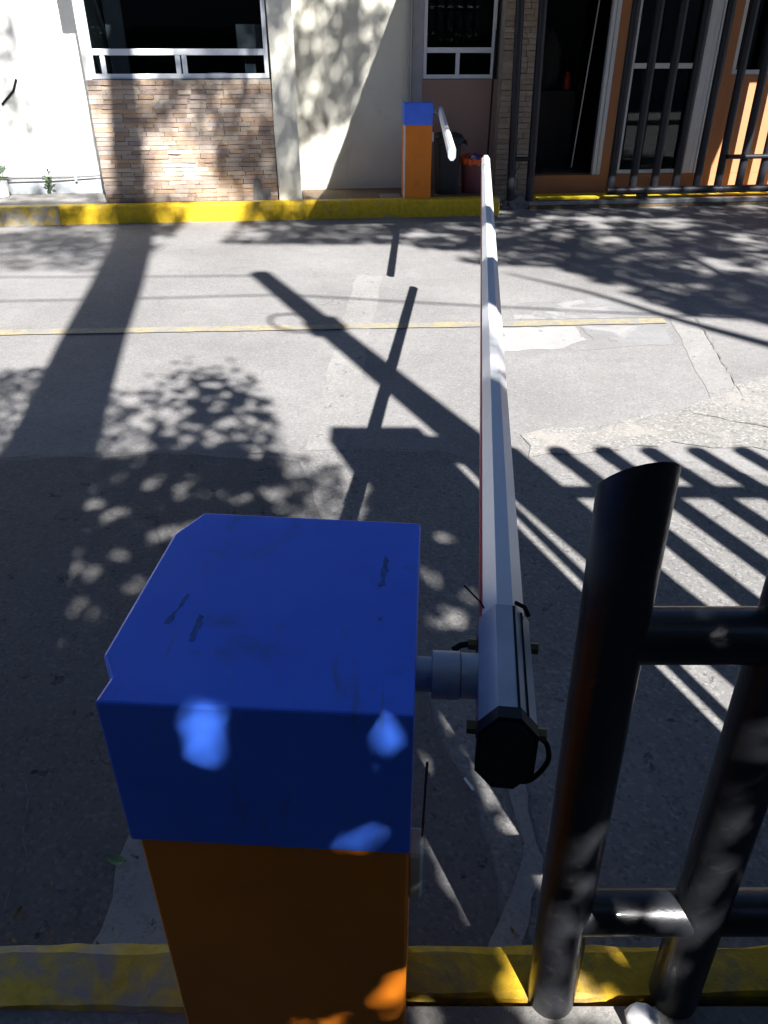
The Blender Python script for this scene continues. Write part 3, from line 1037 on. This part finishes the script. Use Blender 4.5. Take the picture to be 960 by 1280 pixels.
# ------------------------------------------------------------------ small things on the ground
st = crumple('white_stone', 'stone_white', (0, 0, .022), (.034, .03, .030), .14, 4)
for p_ in st.data.polygons:
    p_.use_smooth = True
st.location = (.500, .765, .118)
tag(st, 'small white stone on the pavement between the two tube posts', 'stone')
def fallen(loc, L, W_, rz, mat, label, curl=.3):
    m = MB()
    k = 6
    P = [(L * (i / k - .5), W_ * math.sin(PI * i / k) ** .8) for i in range(k + 1)]
    mid = [m.bm.verts.new((x, 0, .004 + curl * x * x / L * 2)) for x, w in P]
    up = [m.bm.verts.new((x, w, .007 + curl * x * x / L * 2 + w * .3)) for x, w in P]
    dn = [m.bm.verts.new((x, -w, .007 + curl * x * x / L * 2 + w * .2)) for x, w in P]
    for i in range(k):
        for a in ((mid, up), (dn, mid)):
            try:
                m.bm.faces.new((a[0][i], a[0][i + 1], a[1][i + 1], a[1][i]))
            except ValueError:
                pass
    bmesh.ops.remove_doubles(m.bm, verts=m.bm.verts, dist=.0001)
    o = m.build('fallen_leaf', mat)
    o.location = loc
    o.rotation_euler = (0, 0, rz)
    return tag(o, label, 'leaf', 'fallen leaves by the near kerb')
fallen((-.665, 1.19, .012), .055, .013, R(-10), 'green_leaf', 'pale green fallen leaf lying on the edge of the cement patch')
fallen((-.86, 1.06, .006), .03, .008, R(70), 'dry_leaf', 'brown fallen leaf beside the yellow kerb at the left edge')
cb = MB().tube([(0, 0, .004), (.030, 0, .004)], .004, 8).tube([(.0305, 0, .004), (.044, 0, .004)], .0041, 8).build('cigarette_end', 'paper', None, True)
cb.location = (.225, 1.45, .005); cb.rotation_euler = (0, 0, R(-62))
tag(cb, 'small pale cigarette end on the dark asphalt below the arm', 'litter')
# loose leaf litter and grit in the gutter
def litter():
    rr = random.Random(5)
    m = MB()
    for i in range(260):
        x = rr.uniform(-2.2, -.62) if rr.random() < .75 else rr.uniform(.1, 1.6)
        y = .945 + abs(rr.gauss(0, .07))
        if rr.random() < .25:
            y = .945 + abs(rr.gauss(0, .35))
        s = rr.uniform(.003, .011)
        a = rr.uniform(0, PI)
        d = Vector((math.cos(a), math.sin(a), rr.uniform(-.1, .3))) * s
        w = Vector((-math.sin(a), math.cos(a), rr.uniform(-.2, .3))) * s * .4
        p = Vector((x, y, .011 + rr.uniform(0, .003)))
        m.poly([p - d, p + w, p + d, p - w])
    o = m.build('leaf_litter', 'dry_leaf')
    tag(o, 'scattered dry leaf bits along the foot of the near kerb', 'litter', kind='stuff')
litter()

# ------------------------------------------------------------------ out of the picture: what casts the shadows on the road
ng = empty('sliding_gate', (0, 0, 0), label='dark tube gate right of the camera whose bar shadows lie on the road', cat='gate')
bars_gate(ng, [1.992 + .237 * k for k in range(-1, 12)], .55, .13, 2.98, .054, 'gate_black', [(.22, .045, 0), (2.55, .045, 0)], 1.44, 4.7)
MB().tube([(1.472, .55, .13), (1.472, .55, 2.98)], .026, 12).build('end_bar', 'gate_black', ng, True)
bx('end_post', 'gate_black', ng, (1.215, .47, .13), (1.388, .63, 3.0), .008)
up_ = empty('utility_pole', (1.97, .2, 0), label='utility pole whose long shadow crosses the road under the arm', cat='pole')
MB().tube([(0, 0, .0), (-.245, 0, 3.5), (-.487, 0, 6.95)], [.125, .115, .10], 20).build('pole', 'wood_pole', up_, True)
mb_ = bx('meter_box', 'wall_grey', up_, (-.88, -.24, 3.23), (-.40, -.05, 3.69), .01)
bx('bracket', 'gate_black', up_, (-.399, -.12, 3.3), (-.24, -.08, 3.6))
MB().tube([(-.53 + .22 * math.cos(a), -.02 + .02 * math.sin(a * 3), 5.5 + .24 * math.sin(a)) for a in [2 * PI * k / 32 for k in range(33)]], .016, 8).build('cable_coil', 'rubber', up_)
MB().box((-.50, -.12, 5.25), (-.26, .12, 5.55), .02).build('splice_case', 'rubber', up_)
def cable(name, p, q, sag, r, label):
    m = MB()
    P = []
    for i in range(25):
        s = i / 24
        v = Vector(p).lerp(Vector(q), s)
        v.z -= sag * 4 * s * (1 - s)
        P.append(v)
    m.tube(P, r, 6)
    return tag(m.build(name, 'rubber'), label, 'cable', 'overhead cables')
cable('overhead_cable', (-18, .3, 6.3), (1.53, .2, 6.25), .5, .013, 'overhead cable left of the pole whose thin shadow crosses the road')
cable('overhead_cable', (1.53, .2, 6.25), (20, -.6, 6.3), .9, .015, 'overhead cable right of the pole whose thin shadow crosses the road')
cable('overhead_cable', (-18, 1.0, 7.4), (1.49, .2, 6.88), .5, .012, 'upper overhead cable fixed to the top of the pole')
bwall = empty('sky_block_wall', (0, -9.5, 0), label='unseen grey wall behind the camera, raised to block low sky', cat='wall')  # unseen wall, made this tall to block sky and deepen the shade
bx('wall', 'wall_block', bwall, (-30, -.15, 0), (30, .15, 7.8))
bx('coping', 'roof', bwall, (-30, -.2, 7.801), (30, .2, 7.9))

# foliage: leaves kept where their shadows should land, cleared where sun flecks should
SX, SY = -.375, .99           # ground shift of a shadow per metre of height
def inpoly(x, y, P):
    c = False
    j = len(P) - 1
    for i in range(len(P)):
        if (P[i][1] > y) != (P[j][1] > y) and x < (P[j][0] - P[i][0]) * (y - P[i][1]) / (P[j][1] - P[i][1]) + P[i][0]:
            c = not c
        j = i
    return c

L_ = Vector((SX, SY, -1.0)).normalized()
def build_leaves(name, parent, samples, size, gaps, seed):
    rr = random.Random(seed)
    V, Fc = [], []
    for p in samples:
        skip = False
        for q, r in gaps:
            d = p - q
            t = d.dot(L_)
            if t < 0 and (d - L_ * t).length < r - t * .0046 + size * .10:
                skip = True
                break
        if skip:
            continue
        s = size * rr.uniform(.7, 1.35)
        d = Vector((rr.gauss(0, 1), rr.gauss(0, 1), rr.gauss(-.3, .7))).normalized()
        w = d.cross(Vector((rr.gauss(0, 1), rr.gauss(0, 1), rr.gauss(0, 1)))).normalized() * s * .27
        d = d * s * .5
        b = len(V)
        V += [p - d, p - d * .1 + w, p + d, p - d * .1 - w]
        Fc.append((b, b + 1, b + 2, b + 3))
    me = bpy.data.meshes.new(name)
    me.from_pydata([tuple(v) for v in V], [], Fc)
    me.materials.append(MATS['foliage'])
    o = bpy.data.objects.new(name, me)
    C.objects.link(o)
    o.parent = parent
    if parent:
        o.location = -parent.location
    return o

def limbs(parent, base, ends, r0, seed, mid=.45):
    rr = random.Random(seed)
    for e in ends:
        a, b = Vector(base), Vector(e)
        P = [a.lerp(b, s) + Vector((rr.uniform(-.12, .12), rr.uniform(-.12, .12), .25 * math.sin(PI * s))) * (1 if 0 < s < 1 else 0) for s in (0, .25, .5, .75, 1)]
        P = [p - parent.location for p in P]
        MB().tube(P, [r0, r0 * .75, r0 * .5, r0 * .3, r0 * .12], 8).build('branch', 'bark', parent, True)

# --- tree A: dense crown behind the camera, shades the foreground
DENSE = [(-4.6, 3.1), (-1.91, 3.36), (-1.31, 3.4), (-1.06, 3.5), (-.57, 3.5), (-.47, 3.19), (-.40, 2.85), (-.22, 2.66), (-.12, 2.75), (-.05, 3.2), (.25, 3.22), (.33, 3.0), (.43, 2.75), (.70, 2.04), (.86, 1.64), (.97, 1.50), (1.15, 1.47), (2.2, 1.46), (2.2, -.3), (-4.6, -.3)]
BLOB = [(-1.57, 4.5), (-1.29, 4.9), (-.96, 4.85), (-.66, 4.16), (-.5, 3.5), (-1.05, 3.4), (-1.32, 3.73)]
LEFTB = [(-3.4, 4.4), (-2.2, 4.7), (-1.95, 4.5), (-1.7, 3.4), (-4, 3.3)]
DAPP = [(-.57, 3.5), (-.23, 3.4), (-.12, 2.75), (-.22, 2.66), (-.40, 2.85)]
MIDG = [(-1.75, 4.3), (-1.4, 4.4), (-1.1, 3.4), (-1.6, 3.4)]
def densA(gx, gy):
    if inpoly(gx, gy, DENSE): return 1.0
    return 0.0
def densE(gx, gy):
    if inpoly(gx, gy, BLOB):
        d = math.hypot((gx + .98) / .42, (gy - 3.85) / .75)
        return max(.1, min(1, 1.5 - d)) ** 1.3
    if inpoly(gx, gy, LEFTB): return .16
    if inpoly(gx, gy, DAPP): return .16
    if inpoly(gx, gy, MIDG): return .15
    return 0.0
GAPS = []
def gap(x, y, z, r):
    GAPS.append((Vector((x, y, z)), r))
for q in ((.11, 1.53), (.13, 1.47), (.16, 1.40), (.18, 1.22), (.22, 1.18), (.47, 1.45), (.18, 2.13), (.19, 2.42), (.26, 2.15), (-.76, 2.5), (-1.07, 1.91), (-1.21, 2.83), (-.9, 2.75), (-.6, 2.7), (-.35, 2.55), (-1.3, 2.95), (-1.1, 3.15), (-.95, 2.35), (-1.2, 2.2), (-.5, 3.05), (.42, 1.15), (.36, 1.2), (-.93, 3.1), (-1.05, 2.55), (.33, 2.3), (.24, 2.7), (-.72, 3.05)):
    gap(q[0], q[1], 0, -.003)
gap(-.186, .575, 1.162, .008); gap(-.188, .575, 1.142, .012); gap(-.19, .575, 1.118, .009); gap(.004, .575, 1.126, .011); gap(-.012, .575, 1.115, .008); gap(-.055, .575, .966, .006); gap(-.03, .575, .960, .006); gap(.055, .61, .80, .008); gap(.055, .61, .88, .0)

gap(.019, .585, .623, .009); gap(-.081, .585, .847, -.006); gap(-.156, .585, .888, -.007); gap(-.142, .585, .51, .004); gap(-.077, .585, .51, .004)
for q in ((.325, .78, .668), (.314, .78, .60), (.307, .78, .449), (.32, .78, .31), (.33, .78, .2), (.55, .78, .70), (.515, .78, .648), (.529, .78, .519), (.538, .78, .375), (.55, .78, .85), (.55, .78, .95), (.54, .78, .76), (.34, .78, .52), (.30, .78, .38), (.32, .78, .25), (.54, .78, .27), (.57, .78, .46), (.56, .78, .58), (.440, .8, 1.1), (.515, .8, 1.09), (.44, .8, .45), (.50, .8, .44)):
    gap(*q, .009)
for q in ((.40, .84), (.455, .79), (.37, .775), (.42, .765), (.30, .775), (.47, .76), (.25, .84), (.08, .77), (.53, .76)):
    gap(q[0], q[1], .13, .006)
for yy in (1.6, 1.72, 1.9, 2.05, 2.2):
    gap(.14 + (yy - .6) * .106, yy, 1.14, .03)

EG = []
gr = random.Random(17)
for _ in range(1500):
    gx, gy = gr.uniform(-1.6, -.4), gr.uniform(3.4, 4.9)
    d = math.hypot((gx + .98) / .42, (gy - 3.85) / .75)
    if inpoly(gx, gy, BLOB) and gr.random() < .12 + max(0, d - .45) * 1.3 and all(math.hypot(gx - q.x, (gy - q.y) * .7) > .06 for q, _ in EG):
        EG.append((Vector((gx, gy, 0)), gr.uniform(-.016, .0)))
for _ in range(46):
    gap(gr.uniform(-1.7, -.35), gr.uniform(2.6, 3.5), 0, gr.uniform(-.020, -.002))
for _ in range(26):
    gy_ = gr.uniform(1.7, 3.2)
    gap(-1.0 - .12 * (gy_ - 2.4) + gr.gauss(0, .16), gy_, 0, gr.uniform(-.018, -.002))
ta = empty('shade_tree', (.4, -4.7, 0), label='dense leafy tree behind the camera shading the foreground', cat='tree')
MB().tube([(0, 0, -.05), (.05, .1, .9), (-.05, .15, 2.2), (.1, .3, 3.6)], [.26, .2, .17, .14], 14).build('trunk', 'bark', ta, True)
rr = random.Random(11)
sa = []
clumps = []
while len(clumps) < 420:
    z = rr.uniform(3.7, 6.6)
    gx, gy = rr.uniform(-4.6, 2.3), rr.uniform(-.3, 4.9)
    clumps.append(Vector((gx - SX * z, gy - SY * z, z)))
n_want = 60000
tries = 0
while len(sa) < n_want and tries < 400000:
    tries += 1
    if rr.random() < .35:
        c = rr.choice(clumps)
        p = c + Vector((rr.gauss(0, .2), rr.gauss(0, .2), rr.gauss(0, .16)))
    else:
        z = rr.uniform(3.7, 6.6)
        p = Vector((rr.uniform(-4.6, 2.3) - SX * z, rr.uniform(-.3, 4.9) - SY * z, z))
    gx, gy = p.x + SX * p.z, p.y + SY * p.z
    if rr.random() < densA(gx, gy):
        sa.append(p)
low = []
while len(low) < 13000:
    z = rr.uniform(2.35, 3.3)
    gx, gy = rr.uniform(-1.1, 1.25), rr.uniform(.45, 2.0)
    if densA(gx, gy) == 1.0:
        low.append(Vector((gx - SX * z, gy - SY * z, z)))
edge = []
while len(edge) < 8800:
    z = rr.uniform(4.6, 6.8)
    gx, gy = rr.uniform(-3.6, 0), rr.uniform(2.5, 5.0)
    k = noise.noise(Vector((gx * 5 + 2, gy * 5, 8.1)))
    if rr.random() < densE(gx, gy) * (1 + 1.1 * k):
        edge.append(Vector((gx - SX * z, gy - SY * z, z)))
build_leaves('crown', ta, sa, .125, GAPS, 21)
build_leaves('outer_foliage', ta, edge, .062, EG, 26)
build_leaves('low_foliage', ta, low, .085, GAPS, 24)
limbs(ta, (.5, -4.4, 3.5), [(-1.2, -3.6, 5.2), (1.8, -3.2, 5.4), (.4, -2.4, 5.5), (-2.0, -5.0, 5.0), (2.3, -5.4, 5.3), (.8, -5.0, 6.3)], .1, 3)

# --- added leafy screen, keeps low light from behind off the near faces
hd = empty('light_screen', (0, -1.9, .115), label='leafy screen added behind the camera to darken the near faces', cat='light_screen')
bx('screen_core', 'screen_core', hd, (-6, -.35, 0), (6, .35, 1.85), .08)
hs = []
while len(hs) < 26000:
    a, b_, c_ = rr.uniform(-6.1, 6.1), rr.uniform(-.5, .5), rr.uniform(0, 2.05)
    if abs(b_) > .33 or c_ > 1.8:
        hs.append(Vector((a, b_ - 1.9, c_ + .115)))
build_leaves('foliage', hd, hs, .10, [], 25)

# --- tree B: tall leaning trunk at the left, high crown dappling the facade
tb = empty('leaning_tree', (-.91, -.3, 0), label='tall leaning tree left of the camera whose trunk shadow crosses the road', cat='tree')
MB().tube([(.175 * min(z, 9.5) + .08 * max(0, z - 9.5) + .02 * math.sin(z), 0, z) for z in (0, .6, 1.5, 2.6, 4, 5.5, 7, 8.5, 9.5, 11.5, 13.5)], [.36, .28, .25, .235, .232, .23, .23, .225, .21, .17, .14], 18).build('trunk', 'bark', tb, True)
def densB(gx, gy):
    if gy < 9.9:
        if -4.6 < gx < -2.3 and 7.1 < gy: return .6 * min(1, (gy - 7.0) / 1.4)
        if -1.7 < gx < .2 and gy > 8.3: return .65
        return 0
    zw = (gy - (9.85 if gx < -1.3 else 10.6)) / SY
    xw = gx - SX * zw
    if xw < -3.4 and zw < 2.6: return .30 if zw < .75 else (.4 if xw < -4.0 and zw > 1.3 else .03)
    if zw > 2.8: return .5
    if xw < -3.0: return .08
    if xw < -2.0: return .5 if zw > .75 else .12
    if xw < -1.5: return .9 if zw > .25 else .4
    if xw < -1.1: return .75
    if xw < -.2: return .9 if zw > .95 + (xw + .7) * .5 else .03
    if xw < 1.5: return .3
    return .2
sb = []
tries = 0
while len(sb) < 32000 and tries < 600000:
    tries += 1
    z = rr.uniform(9.2, 12.8)
    gx, gy = rr.uniform(-5.5, 2.6), rr.uniform(7.0, 16.5)
    k = noise.noise(Vector((gx * 1.7, gy * 1.7, 3.1)))
    if rr.random() < densB(gx, gy) * (1.0 + 1.6 * k):
        sb.append(Vector((gx - SX * z, gy - SY * z, z)))
build_leaves('crown', tb, sb, .11, [], 22)
limbs(tb, (.98, -.3, 12.6), [(2.6, .6, 12.8), (.9, 2.4, 13.0), (2.9, -.9, 12.2), (1.6, 1.9, 13.2)], .07, 5)

# --- tree C: tall tree to the right behind the camera
tc = empty('spreading_tree', (6.4, -3.6, 0), label='tall spreading tree right of the camera shading the road by the gatehouse', cat='tree')
MB().tube([(0, 0, -.05), (.05, .1, 2), (-.1, .3, 4.5), (.1, .5, 7.2)], [.34, .26, .22, .15], 14).build('trunk', 'bark', tc, True)
CRW = [(.0, 9.2), (-.2, 10.4), (5.5, 11.2), (7, 9.5), (6, 5.4), (2.9, 5.5), (2.3, 5.85), (1.98, 6.5), (1.6, 7.35), (.95, 7.4), (.4, 7.8)]
scv = []
tries = 0
while len(scv) < 26000 and tries < 300000:
    tries += 1
    z = rr.uniform(7.8, 10.8)
    gx, gy = rr.uniform(-.3, 7), rr.uniform(5.3, 11.2)
    if not inpoly(gx, gy, CRW):
        continue
    k = noise.noise(Vector((gx * .8 + 4, gy * 1.5, 1.7)))
    k2 = noise.noise(Vector((gx * 3.0 + 9, gy * 4.0, 5.7)))
    if rr.random() < .5 * (1.0 + 1.6 * k + 1.5 * k2):
        scv.append(Vector((gx - SX * z, gy - SY * z, z)))
build_leaves('crown', tc, scv, .12, [], 23)
limbs(tc, (6.4, -3.2, 6.9), [(4.4, -1.6, 8.8), (8.0, -1.0, 9.2), (6.2, .4, 9.4), (4.6, -.4, 9.6), (7.6, -3.4, 9.6)], .12, 6)
